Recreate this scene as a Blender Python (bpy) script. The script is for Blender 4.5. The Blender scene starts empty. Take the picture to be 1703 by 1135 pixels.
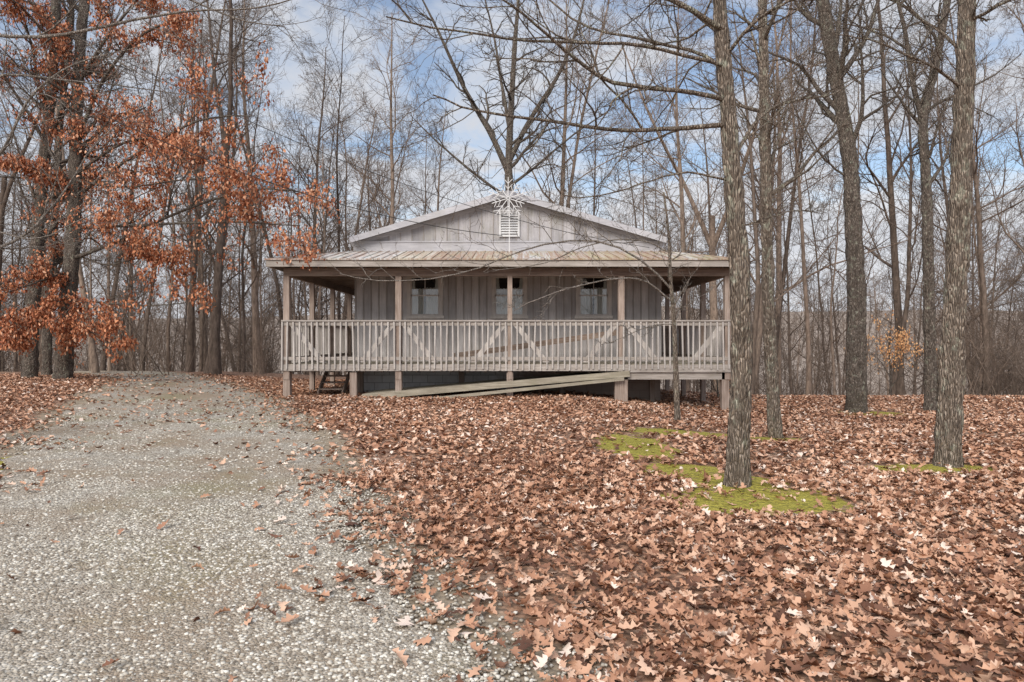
import bpy, math, random
import numpy as np
from mathutils import Vector, noise as mnoise
rng=np.random.default_rng(7); random.seed(7)
F=1135.3; CX=851.5; CY=567.5; EYE=1.5
def P(px,py,d): return np.array([(px-CX)/F*d, d, EYE+(CY-py)/F*d])
def ss(a,b,x):
    t=np.clip((np.asarray(x,float)-a)/(b-a),0,1); return t*t*(3-2*t)
def wob(x,y,f=1.0,s=0.0):
    return (np.sin(x*1.3*f+s+1.7*np.sin(y*.9*f+s))+np.sin(y*1.7*f+2.1+s+1.3*np.sin(x*1.1*f))+np.sin((x+y)*2.9*f+s*2)*.5+np.sin((x-y)*4.7*f+s*3)*.3)/2.8
def gh(x,y):
    x=np.asarray(x,float); y=np.asarray(y,float)
    z=0.17*ss(0,16,y)-0.30*ss(1,5,x)*ss(6,16,y)+0.2*ss(-5,-12,x)*ss(8,18,y)
    st=25-6*ss(2,8,x)
    z=z-6.5*ss(0,1,(y-st)/28)
    z=z+ (19+3.5*wob(x,y,.012))*ss(75,230,y) - 2*ss(20,60,np.abs(x))*ss(10,40,y)
    z=z+0.025*wob(x,y,.9)
    return z
# ---------- materials
class N:
    def __init__(s,name):
        s.m=bpy.data.materials.new(name); s.m.use_nodes=True; s.t=s.m.node_tree
        s.b=s.t.nodes['Principled BSDF']; s.tc=s.t.nodes.new('ShaderNodeTexCoord')
        s.b.inputs['Roughness'].default_value=.85
        s.b.inputs['Specular IOR Level'].default_value=.2
    def n(s,ty,**k):
        nd=s.t.nodes.new(ty)
        for a,v in k.items(): setattr(nd,a,v)
        return nd
    def l(s,a,b): s.t.links.new(a,b)
    def co(s,scale=(1,1,1),out='Object'):
        mp=s.n('ShaderNodeMapping'); mp.inputs['Scale'].default_value=scale
        s.l(s.tc.outputs[out],mp.inputs['Vector']); return mp.outputs[0]
    def noise(s,vec,sc,det=4,rough=.6):
        nd=s.n('ShaderNodeTexNoise'); nd.inputs['Scale'].default_value=sc; nd.inputs['Detail'].default_value=det; nd.inputs['Roughness'].default_value=rough
        s.l(vec,nd.inputs['Vector']); return nd.outputs['Fac']
    def vor(s,vec,sc,feat='F1'):
        nd=s.n('ShaderNodeTexVoronoi',feature=feat); nd.inputs['Scale'].default_value=sc; s.l(vec,nd.inputs['Vector']); return nd
    def ramp(s,fac,stops):
        r=s.n('ShaderNodeValToRGB'); e=r.color_ramp.elements
        while len(e)<len(stops): e.new(.5)
        for i,(p,c) in enumerate(stops):
            e[i].position=p; e[i].color=(c,c,c,1) if not hasattr(c,'__len__') else (*c,1)
        s.l(fac,r.inputs[0]); return r.outputs[0]
    def mix(s,f,a,b,bt='MIX'):
        m=s.n('ShaderNodeMix',data_type='RGBA',blend_type=bt)
        for i,v in ((0,f),(6,a),(7,b)):
            if hasattr(v,'is_output'): s.l(v,m.inputs[i])
            elif i==0: m.inputs[0].default_value=v
            else: m.inputs[i].default_value=(*v,1)
        return m.outputs[2]
    def math(s,op,a,b=0.0):
        m=s.n('ShaderNodeMath',operation=op)
        for i,v in ((0,a),(1,b)):
            if hasattr(v,'is_output'): s.l(v,m.inputs[i])
            else: m.inputs[i].default_value=v
        return m.outputs[0]
    def attr(s,nm):
        a=s.n('ShaderNodeAttribute'); a.attribute_name=nm; return a.outputs['Fac']
    def bump(s,h,st=.5,d=.02):
        b=s.n('ShaderNodeBump'); b.inputs['Strength'].default_value=st; b.inputs['Distance'].default_value=d
        s.l(h,b.inputs['Height']); s.l(b.outputs[0],s.b.inputs['Normal'])
    def col(s,c):
        if hasattr(c,'is_output'): s.l(c,s.b.inputs['Base Color'])
        else: s.b.inputs['Base Color'].default_value=(*c,1)
        return s
def bark(name,dark,light,lichen=.0,lc=(.33,.36,.27)):
    s=N(name); n1=s.noise(s.co((1,1,.22)),22,5,.7); n2=s.noise(s.co((1,1,.5)),4,3)
    vo=s.vor(s.co((1,1,.2)),42,'DISTANCE_TO_EDGE').outputs['Distance']
    c=s.ramp(n1,[(.34,dark),(.64,light)])
    c=s.mix(s.ramp(n2,[(.4,.0),(.7,.5)]),c,tuple(x*.55 for x in light))
    c=s.mix(s.ramp(vo,[(.0,.8),(.14,.0)]),c,tuple(x*.45 for x in dark))
    if lichen>0:
        n3=s.noise(s.co((1,1,.7)),9,5,.7)
        c=s.mix(s.ramp(n3,[(.62-lichen*.2,0.0),(.70-lichen*.1,.7)]),c,lc)
    s.col(c); h=s.math('ADD',n1,s.math('MULTIPLY',vo,3)); s.bump(h,1,.03); return s.m
def wood(name,dark,light,axis='z',board=.0,green=0,off=0.0):
    s=N(name); sc={'z':(1,1,.06),'x':(.06,1,1),'n':(.5,.5,.5)}[axis]
    n1=s.noise(s.co(sc),35,4,.65); n2=s.noise(s.co((1,1,1)),1.7,4)
    c=s.ramp(n1,[(.3,dark),(.7,light)]); c=s.mix(s.ramp(n2,[(.35,.0),(.7,.4)]),c,tuple(x*.55 for x in dark))
    if board:
        sp=s.n('ShaderNodeSeparateXYZ'); s.l(s.tc.outputs['Object'],sp.inputs[0])
        fl=s.math('FLOOR',s.math('DIVIDE',s.math('ADD',sp.outputs[0],off),board)); wn=s.n('ShaderNodeTexWhiteNoise',noise_dimensions='1D'); s.l(fl,wn.inputs['W'])
        c=s.mix(1.0,c,s.ramp(wn.outputs['Value'],[(0,(.74,.73,.73)),(1,(1.15,1.14,1.13))]),'MULTIPLY')
    if green:
        n3=s.noise(s.co((1,1,.35)),2.2,5,.7); c=s.mix(s.ramp(n3,[(.5,0.0),(.75,.55*green)]),c,(.22,.21,.11))
    s.col(c); s.bump(n1,.35,.01); return s.m
M={}
M['bark_near']=bark('bark_lichen_near',(.14,.105,.078),(.49,.40,.32),.42,(.44,.45,.35))
M['bark_mid']=bark('bark_mid',(.095,.076,.062),(.34,.28,.23),.3,(.39,.40,.31))
s=N('bark_woods'); n1=s.noise(s.co((1,1,.25)),14,3,.7); c=s.ramp(n1,[(.3,(.085,.067,.055)),(.7,(.26,.21,.175))])
c=s.mix(1.0,c,s.ramp(s.attr('rnd'),[(0,(.60,.56,.54)),(.5,(1,.95,.9)),(1,(1.55,1.45,1.35))]),'MULTIPLY'); s.col(c); M['bark_far']=s.m
M['twig']=bark('twig_pale',(.28,.24,.20),(.56,.49,.43),0)
M['siding']=wood('siding_grey',(.46,.435,.43),(.66,.635,.625),'z',.2033,.2,4.12)
M['gable']=wood('gable_siding',(.38,.37,.385),(.55,.54,.555),'z',.305,.9,3.85)
M['trim']=wood('trim_grey',(.42,.415,.44),(.58,.57,.59),'x',0,.45)
M['railw']=wood('rail_weathered',(.40,.36,.33),(.68,.635,.59),'z',0,.12)
M['railx']=wood('rail_top_weathered',(.30,.26,.225),(.55,.50,.46),'x',0,.2)
M['post']=wood('post_brown',(.24,.175,.14),(.50,.41,.35),'z',0,.1)
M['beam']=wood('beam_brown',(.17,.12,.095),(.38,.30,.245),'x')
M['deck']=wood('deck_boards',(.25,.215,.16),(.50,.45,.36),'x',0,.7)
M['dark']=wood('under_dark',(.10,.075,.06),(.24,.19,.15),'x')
M['winframe']=wood('window_trim',(.55,.50,.46),(.70,.66,.62),'z')
M['batten']=wood('batten_dark',(.30,.27,.25),(.44,.41,.385),'z')  # battens in a darker grey-brown than the siding boards
# blocks
s=N('concrete_block'); br=s.n('ShaderNodeTexBrick'); 
cmb=s.n('ShaderNodeCombineXYZ'); sp=s.n('ShaderNodeSeparateXYZ'); s.l(s.tc.outputs['Object'],sp.inputs[0])
s.l(s.math('ADD',sp.outputs[0],sp.outputs[1]),cmb.inputs[0]); s.l(sp.outputs[2],cmb.inputs[1]); s.l(cmb.outputs[0],br.inputs['Vector'])
br.inputs['Scale'].default_value=1; br.inputs['Brick Width'].default_value=.4; br.inputs['Row Height'].default_value=.2; br.inputs['Mortar Size'].default_value=.008
br.inputs['Color1'].default_value=(.80,.80,.79,1); br.inputs['Color2'].default_value=(.68,.68,.67,1); br.inputs['Mortar'].default_value=(.38,.38,.37,1)
nn=s.noise(s.co(),6,5); sx_=s.ramp(s.math('ADD',sp.outputs[0],s.math('MULTIPLY',nn,1.0)),[(0,0.0),(1,1.0)])
c=s.mix(s.ramp(nn,[(.5,0.0),(.8,.4)]),br.outputs['Color'],(.35,.31,.27)); c=s.mix(s.math('MULTIPLY',sx_,.8),c,(.34,.24,.18)); s.col(c); s.bump(s.math('SUBTRACT',nn,br.outputs['Fac']),.5,.01); M['block']=s.m
# metal roof
s=N('metal_roof'); sp=s.n('ShaderNodeSeparateXYZ'); s.l(s.tc.outputs['Object'],sp.inputs[0])
fl=s.math('FLOOR',s.math('DIVIDE',sp.outputs[0],.92)); wn=s.n('ShaderNodeTexWhiteNoise',noise_dimensions='1D'); s.l(s.math('ADD',fl,5.3),wn.inputs['W'])
c=s.ramp(wn.outputs['Value'],[(0,(.72,.73,.74)),(.28,(.56,.56,.56)),(.42,(.36,.25,.20)),(.6,(.62,.62,.61)),(.8,(.38,.30,.24)),(1,(.56,.51,.44))])
n1=s.noise(s.co((3,.5,1)),1.6,6,.7); gx=s.ramp(s.math('DIVIDE',s.math('ADD',sp.outputs[0],3),5),[(0,.25),(1,.9)])
c=s.mix(s.math('MULTIPLY',s.ramp(n1,[(.42,0.0),(.62,.75)]),gx),c,(.36,.33,.14))
n2=s.noise(s.co((14,.5,.5)),1.3,4,.7); c=s.mix(s.ramp(n2,[(.42,0.0),(.58,.75)]),c,(.33,.20,.135)); s.col(c); s.b.inputs['Roughness'].default_value=.6; M['metal']=s.m
s=N('shingles'); s.col(s.mix(s.noise(s.co(),20),(.12,.12,.12),(.25,.24,.23))); M['shingle']=s.m
s=N('curtain'); s.col((.80,.78,.74)); M['curtain']=s.m
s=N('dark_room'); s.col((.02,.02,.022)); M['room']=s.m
s=N('painted_metal_pale'); s.col((.66,.66,.66)); s.b.inputs['Roughness'].default_value=.5; M['pale']=s.m
s=N('cable'); s.col((.05,.05,.05)); M['cable']=s.m
s=N('window_glass'); s.t.nodes.remove(s.b); o=s.t.nodes['Material Output']; tr=s.n('ShaderNodeBsdfTransparent'); tr.inputs[0].default_value=(.7,.73,.73,1); gl=s.n('ShaderNodeBsdfGlossy'); gl.inputs['Roughness'].default_value=.03
ms=s.n('ShaderNodeMixShader'); ms.inputs[0].default_value=.16; s.l(tr.outputs[0],ms.inputs[1]); s.l(gl.outputs[0],ms.inputs[2]); s.l(ms.outputs[0],o.inputs[0]); M['glass']=s.m
# leaves
def leafmat(name,stops,tr=0):
    s=N(name); a=s.attr('rnd'); c=s.ramp(a,stops); s.col(c); s.b.inputs['Roughness'].default_value=.6; return s.m
M['leaf']=leafmat('fallen_leaf',[(0,(.10,.047,.03)),(.2,(.24,.115,.07)),(.45,(.44,.235,.145)),(.7,(.56,.335,.22)),(.88,(.65,.45,.33)),(1,(.75,.61,.51))])
M['oakleaf']=leafmat('oak_leaf_rust',[(0,(.20,.06,.03)),(.4,(.43,.155,.075)),(.75,(.58,.25,.125)),(1,(.68,.42,.28))])
M['beechleaf']=leafmat('beech_leaf',[(0,(.6,.27,.1)),(1,(.8,.5,.26))])
s=N('pebble'); a=s.attr('rnd'); s.col(s.ramp(a,[(0,(.16,.13,.10)),(.3,(.33,.29,.235)),(.7,(.53,.485,.41)),(1,(.74,.705,.63))])); M['pebble']=s.m
# gravel sheet
def gravelcol(s):
    v=s.co(); a=s.vor(v,75)
    sep=s.n('ShaderNodeSeparateColor'); s.l(a.outputs['Color'],sep.inputs[0])
    c=s.ramp(sep.outputs[0],[(0,(.15,.125,.095)),(.4,(.34,.30,.245)),(.8,(.49,.445,.375)),(1,(.66,.615,.54))])
    n=s.noise(v,.9,5,.65); c=s.mix(s.ramp(n,[(.40,0.0),(.62,.8)]),c,(.30,.225,.155))
    n2=s.noise(v,.55,4,.6); c=s.mix(s.ramp(n2,[(.52,0.0),(.68,.5)]),c,(.23,.205,.095))
    return c,s.math('SUBTRACT',1,a.outputs['Distance'])
s=N('gravel'); c,h=gravelcol(s); s.col(c); s.bump(h,1,.012); M['gravel']=s.m
# ground
s=N('leafy_ground'); v=s.co(); wv=s.n('ShaderNodeTexNoise'); wv.inputs['Scale'].default_value=9; s.l(v,wv.inputs['Vector'])
va=s.n('ShaderNodeVectorMath',operation='MULTIPLY_ADD'); s.l(wv.outputs['Color'],va.inputs[0]); va.inputs[1].default_value=(.09,.09,.09); s.l(v,va.inputs[2])
a=s.vor(va.outputs[0],13); b=s.vor(va.outputs[0],24); sep=s.n('ShaderNodeSeparateColor'); s.l(a.outputs['Color'],sep.inputs[0]); sep2=s.n('ShaderNodeSeparateColor'); s.l(b.outputs['Color'],sep2.inputs[0])
LS=[(0,(.11,.057,.037)),(.3,(.26,.135,.085)),(.65,(.43,.25,.16)),(1,(.58,.40,.29))]
c=s.mix(.45,s.ramp(sep.outputs[0],LS),s.ramp(sep2.outputs[1],LS))
c=s.mix(s.ramp(b.outputs['Distance'],[(.3,0.0),(.75,.7)]),c,(.06,.035,.025))
n=s.noise(v,.4,4,.6); c=s.mix(s.ramp(n,[(.5,0.0),(.75,.4)]),c,(.26,.20,.13))
edge=s.noise(v,3,4,.7)
gm=s.math('ADD',s.attr('gravel'),s.math('MULTIPLY',s.math('SUBTRACT',edge,.5),.9)); c=s.mix(s.ramp(gm,[(.35,0.0),(.62,1.0)]),c,s.mix(edge,(.34,.29,.22),(.22,.16,.105)))
mn=s.noise(v,45,3,.7); mc=s.ramp(mn,[(.3,(.12,.10,.025)),(.55,(.32,.28,.05)),(.75,(.50,.43,.09))])
mm=s.math('ADD',s.attr('moss'),s.math('MULTIPLY',s.math('SUBTRACT',s.noise(v,5,4,.7),.5),1.3)); c=s.mix(s.ramp(mm,[(.42,0.0),(.55,1.0)]),c,mc)
fn=s.noise(s.co((1,1,.25)),.35,6,.8); c=s.mix(s.attr('far'),c,s.ramp(fn,[(.3,(.20,.155,.125)),(.7,(.44,.37,.31))]))
s.col(c); s.bump(s.math('SUBTRACT',1,a.outputs['Distance']),.8,.04); M['ground']=s.m
# ---------- mesh helpers
def add_obj(name,me,parent=None,mat=None):
    o=bpy.data.objects.new(name,me); bpy.context.scene.collection.objects.link(o)
    if mat: me.materials.append(mat)
    if parent: o.parent=parent
    return o
def empty(name,parent=None):
    o=bpy.data.objects.new(name,None); bpy.context.scene.collection.objects.link(o)
    if parent: o.parent=parent
    return o
def qmesh(name,V,Q,attrs=None,smooth=False):
    me=bpy.data.meshes.new(name); V=np.asarray(V,np.float32); Q=np.asarray(Q,np.int32)
    me.vertices.add(len(V)); me.vertices.foreach_set('co',V.ravel())
    me.loops.add(Q.size); me.loops.foreach_set('vertex_index',Q.ravel())
    me.polygons.add(len(Q)); me.polygons.foreach_set('loop_start',np.arange(len(Q),dtype=np.int32)*Q.shape[1])
    if smooth: me.polygons.foreach_set('use_smooth',np.ones(len(Q),bool))
    for k,a in (attrs or {}).items():
        at=me.attributes.new(k,'FLOAT','POINT'); at.data.foreach_set('value',np.asarray(a,np.float32))
    me.update(calc_edges=True); return me
class MB:
    def __init__(s): s.v=[]; s.f=[]
    def hexa(s,c8):
        b=len(s.v); s.v+= [tuple(c) for c in c8]
        s.f+=[(b,b+3,b+2,b+1),(b+4,b+5,b+6,b+7),(b,b+1,b+5,b+4),(b+1,b+2,b+6,b+5),(b+2,b+3,b+7,b+6),(b+3,b,b+4,b+7)]
    def box(s,x0,x1,y0,y1,z0,z1):
        s.hexa([(x0,y0,z0),(x1,y0,z0),(x1,y1,z0),(x0,y1,z0),(x0,y0,z1),(x1,y0,z1),(x1,y1,z1),(x0,y1,z1)])
    def beam(s,a,b,w,h,up=(0,0,1)):
        a=Vector(a); b=Vector(b); d=(b-a).normalized(); u=Vector(up)
        if abs(d.dot(u))>.98: u=Vector((0,1,0))
        sd=d.cross(u).normalized(); u=sd.cross(d).normalized(); sd*=w/2; u*=h/2
        s.hexa([a-sd-u,a+sd-u,a+sd+u,a-sd+u,b-sd-u,b+sd-u,b+sd+u,b-sd+u])
    def poly(s,pts): b=len(s.v); s.v+=[tuple(p) for p in pts]; s.f.append(tuple(range(b,b+len(pts))))
    def obj(s,name,mat,parent=None):
        me=bpy.data.meshes.new(name); me.from_pydata(s.v,[],s.f); me.update(); return add_obj(name,me,parent,mat)
# ---------- trees
def nrm(a): return a/np.maximum(np.linalg.norm(a,axis=-1,keepdims=True),1e-9)
def grow(st,d,L,r,n,wig,trop,end=.25):
    S=len(st); pts=np.zeros((S,n+1,3)); pts[:,0]=st; d=nrm(d)
    for i in range(n):
        d=nrm(d+rng.normal(0,wig,(S,3))+np.array([0,0,trop]))
        pts[:,i+1]=pts[:,i]+d*(L/n)[:,None]
    t=np.linspace(0,1,n+1)[None]
    return pts, r[:,None]*(1-(1-end)*t)
def spawn(pts,rad,L,k,t0,t1,a0,a1,lr,rr,lfall=.6,minr=.002):
    S,n1,_=pts.shape; n=n1-1
    t=(t0+(t1-t0)*(np.arange(k)[None]+rng.random((S,k)))/k)
    f=np.clip(t*n,0,n-1e-3); i=f.astype(int); w=(f-i)[...,None]; si=np.arange(S)[:,None]
    p=pts[si,i]*(1-w)+pts[si,i+1]*w; tg=nrm(pts[si,i+1]-pts[si,i]); r=rad[si,i]
    rv=rng.normal(0,1,(S,k,3)); perp=nrm(rv-(rv*tg).sum(-1,keepdims=True)*tg)
    a=np.radians(rng.uniform(a0,a1,(S,k)))[...,None]
    d=tg*np.cos(a)+perp*np.sin(a)
    Ln=L[:,None]*lr*(1-lfall*t)*rng.uniform(.6,1.25,(S,k)); rn=np.maximum(r*rr*rng.uniform(.7,1.1,(S,k)),minr)
    return p.reshape(-1,3),d.reshape(-1,3),Ln.ravel(),rn.ravel()
def tubes(groups):
    Vs=[];Qs=[];off=0
    for pts,rad,K in groups:
        S,n1,_=pts.shape
        tg=np.gradient(pts,axis=1); tg=nrm(tg); ref=np.tile(np.array([.31,.95,.05]),(S,1)); m=nrm(tg.mean(1)); 
        bad=np.abs((m*ref).sum(-1))>.8; ref[bad]=[.95,-.2,.2]
        u=nrm(np.cross(tg,ref[:,None])); v=np.cross(tg,u)
        a=np.arange(K)/K*2*np.pi
        V=pts[:,:,None]+rad[:,:,None,None]*(u[:,:,None]*np.cos(a)[None,None,:,None]+v[:,:,None]*np.sin(a)[None,None,:,None])
        idx=np.arange(S*n1*K).reshape(S,n1,K)+off; nx=np.roll(idx,-1,axis=2)
        Q=np.stack([idx[:,:-1],nx[:,:-1],nx[:,1:],idx[:,1:]],-1).reshape(-1,4)
        Vs.append(V.reshape(-1,3)); Qs.append(Q); off+=S*n1*K
    return np.concatenate(Vs),np.concatenate(Qs)
def resample(pl,n):
    pl=np.array(pl,float); m=len(pl); t=np.linspace(0,m-1,n); i=np.clip(t.astype(int),0,m-2); f=(t-i)[:,None]
    p0=pl[np.clip(i-1,0,m-1)];p1=pl[i];p2=pl[i+1];p3=pl[np.clip(i+2,0,m-1)]
    return .5*((2*p1)+(-p0+p2)*f+(2*p0-5*p1+4*p2-p3)*f**2+(-p0+3*p1-3*p2+p3)*f**3)
def crown(trunk_pts,trunk_rad,H,lv,tmin=.35,lf=.32,ang=(35,65),minr=.004,groups=None,trop=.06,segs=(5,4,3)):
    g=groups if groups is not None else []
    L=np.array([H])
    p,d,Ln,r=spawn(trunk_pts,trunk_rad,L,lv[0],tmin,1,ang[0],ang[1],lf,.5,.55,minr)
    a,b=grow(p,d,Ln,r,7,.16,trop,.2); g.append((a,b,5))
    lastL=Ln
    ends=[]
    for j,k in enumerate(lv[1:]):
        p,d,Ln,r=spawn(a,b,lastL,k,.15,1,25,60,.55 if j<2 else .6,.62,.45,minr)
        a,b=grow(p,d,Ln,r,segs[min(j,2)],.2,.05,.3); g.append((a,b,4 if j==0 else 3)); lastL=Ln
        ends.append(a)
    return g,ends
def bg_tree(H,r0,lv=(18,8,6,4),tmin=.35,fork=False,minr=.005,wig=.035):
    tp,tr=grow(np.zeros((1,3)),np.array([[rng.normal(0,.04),rng.normal(0,.04),1]]),np.array([H]),np.array([r0]),14,wig,.02,.12)
    tr[:,0]*=1.35
    g=[(tp,tr,9)]; sg=(4,3,2)
    if fork:
        i=5; p=np.repeat(tp[:,i],2,0); d=np.array([[.4,.1,1],[-.45,0,1.]]); a,b=grow(p,d,np.array([H*.6,H*.55]),np.array([tr[0,i]*.8]*2),10,.06,.05,.1); g.append((a,b,7))
        for q in range(2): crown(a[q:q+1],b[q:q+1],H*.8,(10,)+tuple(lv[1:]),.2,groups=g,minr=minr,segs=sg)
        tp=tp[:,:i+2]; tr=tr[:,:i+2]; g[0]=(tp,tr,9)
    else: crown(tp,tr,H,lv,tmin,groups=g,minr=minr,segs=sg)
    return tubes(g)
def leaf_tpl(det):
    if det:
        sv=[0,.14,.27,.40,.52,.66,.78,.9,1]; w=[.02,.15,.07,.30,.11,.28,.10,.12,.0]
    else: sv=[0,.35,.7,1]; w=[.03,.26,.2,.0]
    V=[];Q=[]
    for a,b in zip(sv,w): V+= [(-b,a-.5,abs(b)),(0,a-.5,0),(b,a-.5,abs(b))]
    for i in range(len(sv)-1):
        q=i*3; Q+=[(q,q+1,q+4,q+3),(q+1,q+2,q+5,q+4)]
    return np.array(V),np.array(Q)
def leaves(pos,size,tilt,det,rnd=None,down=False):
    T,Q=leaf_tpl(det); n=len(pos)
    V=np.repeat(T[None],n,0); fold=rng.uniform(-.2,.9,n)[:,None]; curl=rng.uniform(-1.0,1.4,n)[:,None]; 
    V[:,:,2]=V[:,:,2]*fold+curl*(V[:,:,1]**2)+rng.uniform(-.8,.8,n)[:,None]*V[:,:,0]*V[:,:,1]*2
    V[:,:,0]*=(1+rng.uniform(-.35,.35,(n,T.shape[0])))
    V*=size[:,None,None]; V[:,:,0]*=rng.uniform(.65,1.25,n)[:,None]
    rx=rng.normal(0,tilt,n)+( -1.2 if down else 0); ry=rng.normal(0,tilt,n); rz=rng.uniform(0,2*np.pi,n)
    c,s_=np.cos(ry)[:,None],np.sin(ry)[:,None]; x=V[:,:,0]*c+V[:,:,2]*s_; z=-V[:,:,0]*s_+V[:,:,2]*c
    c,s_=np.cos(rx)[:,None],np.sin(rx)[:,None]; y=V[:,:,1]*c-z*s_; z=V[:,:,1]*s_+z*c
    c,s_=np.cos(rz)[:,None],np.sin(rz)[:,None]; X=x*c-y*s_; Y=x*s_+y*c
    V=np.stack([X,Y,z],-1)+pos[:,None]
    QQ=(Q[None]+(np.arange(n)*len(T))[:,None,None]).reshape(-1,4)
    rnd=rng.random(n) if rnd is None else rnd
    return V.reshape(-1,3),QQ,np.repeat(rnd,len(T))
# ---------- ground
def axis(lo,hi,near0,near1,step,g=1.12):
    a=list(np.arange(near0,near1,step)); s_=step; x=near0
    pre=[]
    while x>lo: s_*=g; x-=s_; pre.append(x)
    s_=step; x=a[-1]; post=[]
    while x<hi: s_*=g; x+=s_; post.append(x)
    return np.array(pre[::-1]+a+post)
xs=axis(-420,420,-13,13,.12); ys=axis(-60,420,1.5,24,.12)
Xg,Yg=np.meshgrid(xs,ys); Zg=gh(Xg,Yg)
YR=[-60,0,3,5.1,7.3,11,15,19,23,30]; XR=[.8,.5,.0,-1.05,-1.75,-3.3,-5.2,-7.6,-10.8,-18]
XL=[-8,-6,-5.0,-5.0,-5.6,-7.5,-9.3,-11.0,-14,-21]
def drive(x,y):
    xr=np.interp(y,YR,XR)+.22*wob(x*0+y,y*.7,1.6,1); xl=np.interp(y,YR,XL)+.25*wob(y*.8,y,1.4,4)
    return np.minimum(xr-x,x-xl)   # >0 inside
MO=[(P(1270,843,6.1)[0],6.15,.85,.48),(P(1225,815,6.75)[0],6.85,.5,.4),(P(1060,750,9)[0],9.1,.52,1.1),(P(1140,727,10.6)[0],10.6,1.0,.38),(P(1550,793,7.7)[0],7.7,.75,.3),(P(1440,685,15.5)[0],15.2,.8,.6),(P(1285,730,10.4)[0],10.4,.5,.25),(P(30,790,7.6)[0],8.0,.7,.5),(P(1120,795,7.5)[0],7.5,.5,.35)]
def moss(x,y):
    m=np.zeros_like(x)
    for a,b,rx,ry in MO: m=np.maximum(m,1-(((x-a)/rx)**2+((y-b)/ry)**2)*.5)
    return np.clip(m,0,1)
dg=drive(Xg,Yg); mg=moss(Xg,Yg)
ny,nx=Xg.shape; idx=np.arange(nx*ny).reshape(ny,nx)
Q=np.stack([idx[:-1,:-1],idx[:-1,1:],idx[1:,1:],idx[1:,:-1]],-1).reshape(-1,4)
me=qmesh('ground',np.stack([Xg,Yg,Zg],-1).reshape(-1,3),Q,{'gravel':ss(-.9,.3,dg).ravel()*(Yg.ravel()<30),'moss':mg.ravel()*.95,'far':ss(45,90,Yg).ravel()},True)
add_obj('ground',me,None,M['ground'])
# driveway sheet + pebbles
yy=np.arange(-20,28,.1); tt=np.linspace(0,1,40)
jl=.10*rng.normal(size=len(yy)); jr=.10*rng.normal(size=len(yy))
xr=np.interp(yy,YR,XR)+.22*wob(yy,yy*.7,1.6,1)+jr-.1; xl=np.interp(yy,YR,XL)+.25*wob(yy*.8,yy,1.4,4)+jl+.1
GX=xl[:,None]*(1-tt)+xr[:,None]*tt; GY=np.repeat(yy[:,None],40,1); GZ=gh(GX,GY)+.012-.02*((tt<.01)|(tt>.99))
idx=np.arange(GX.size).reshape(GX.shape); Q=np.stack([idx[:-1,:-1],idx[:-1,1:],idx[1:,1:],idx[1:,:-1]],-1).reshape(-1,4)
dr=add_obj('gravel_driveway',qmesh('gravel_driveway',np.stack([GX,GY,GZ],-1).reshape(-1,3),Q,None,True),None,M['gravel'])
def pebbles(n,y0,y1,smin,smax,pw):
    y=y0+(y1-y0)*rng.random(n)**pw; x=rng.uniform(-8,1.3,n); d=drive(x,y); k=(rng.random(n)<ss(-.6,.3,d)*(.35+.65*ss(-.5,.3,wob(x,y,1.1,9))))&(np.abs(x)<y*.85+1); x=x[k];y=y[k]
    z=gh(x,y)+.012; m=len(x)
    T=np.array([(1,1,-.6),(-1,1,-.6),(-1,-1,-.6),(1,-1,-.6),(.7,.7,.7),(-.7,.7,.7),(-.7,-.7,.7),(.7,-.7,.7)])*.55
    Qt=np.array([(0,3,2,1),(4,5,6,7),(0,1,5,4),(1,2,6,5),(2,3,7,6),(3,0,4,7)])
    V=np.repeat(T[None],m,0)*(1+rng.uniform(-.35,.35,(m,8,3)))*rng.uniform(smin,smax,m)[:,None,None]; V[:,:,2]*=.7
    a=rng.uniform(0,6.28,m)[:,None]; X=V[:,:,0]*np.cos(a)-V[:,:,1]*np.sin(a); Y=V[:,:,0]*np.sin(a)+V[:,:,1]*np.cos(a)
    V=np.stack([X,Y,V[:,:,2]],-1)+np.stack([x,y,z],-1)[:,None]
    return V.reshape(-1,3),(Qt[None]+(np.arange(m)*8)[:,None,None]).reshape(-1,4),np.repeat(rng.random(m),8)
a=pebbles(90000,2.6,7,.008,.021,1.25); b=pebbles(20000,7,15,.013,.026,1)
V=np.concatenate([a[0],b[0]]); Q=np.concatenate([a[1],b[1]+len(a[0])]); R=np.concatenate([a[2],b[2]])
add_obj('loose_stones',qmesh('loose_stones',V,Q,{'rnd':R}),dr,M['pebble'])
# fallen leaves
def scatter(n,x0,x1,y0,y1,det,smin,smax,zmax):
    x=rng.uniform(x0,x1,n); y=rng.uniform(y0,y1,n); d=drive(x,y); m=moss(x,y)
    dd=d+.5*wob(x,y,2.1,2)+.22*rng.normal(size=n)
    p=.006+.12*ss(1.1,.1,dd)+.10*ss(8,13,y)+.9*ss(.05,-.7,dd); p*=1-.93*ss(.35,.65,m+.35*wob(x,y,5,1)); p*=.55+.45*ss(-.7,.1,wob(x,y,1.3,5))
    p=np.where((y>18)&(np.abs(x)<4.3),0,p); p=np.where((y>16.4)&(np.abs(x)<5),p*.3,p)
    p=np.where(x<-6,p*.75,p)
    k=(rng.random(n)<p)&(np.abs(x)<y*.8+1.5); x=x[k];y=y[k]
    pos=np.stack([x,y,gh(x,y)+.012+rng.random(len(x))*zmax],-1)
    rn=np.clip(rng.normal(.48,.29,len(x))+.12*wob(x,y,.8,3),0,1)
    return leaves(pos,rng.uniform(smin,smax,len(x))*(.75+.4*rng.random(len(x))),.34,det,rn)
parts=[scatter(44000,-6,7,2.4,8,True,.06,.125,.035),scatter(150000,-18,18,8,23,False,.065,.115,.022)]
off=0;VV=[];QQ=[];RR=[]
for v,q,r in parts: VV.append(v);QQ.append(q+off);RR.append(r);off+=len(v)
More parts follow.
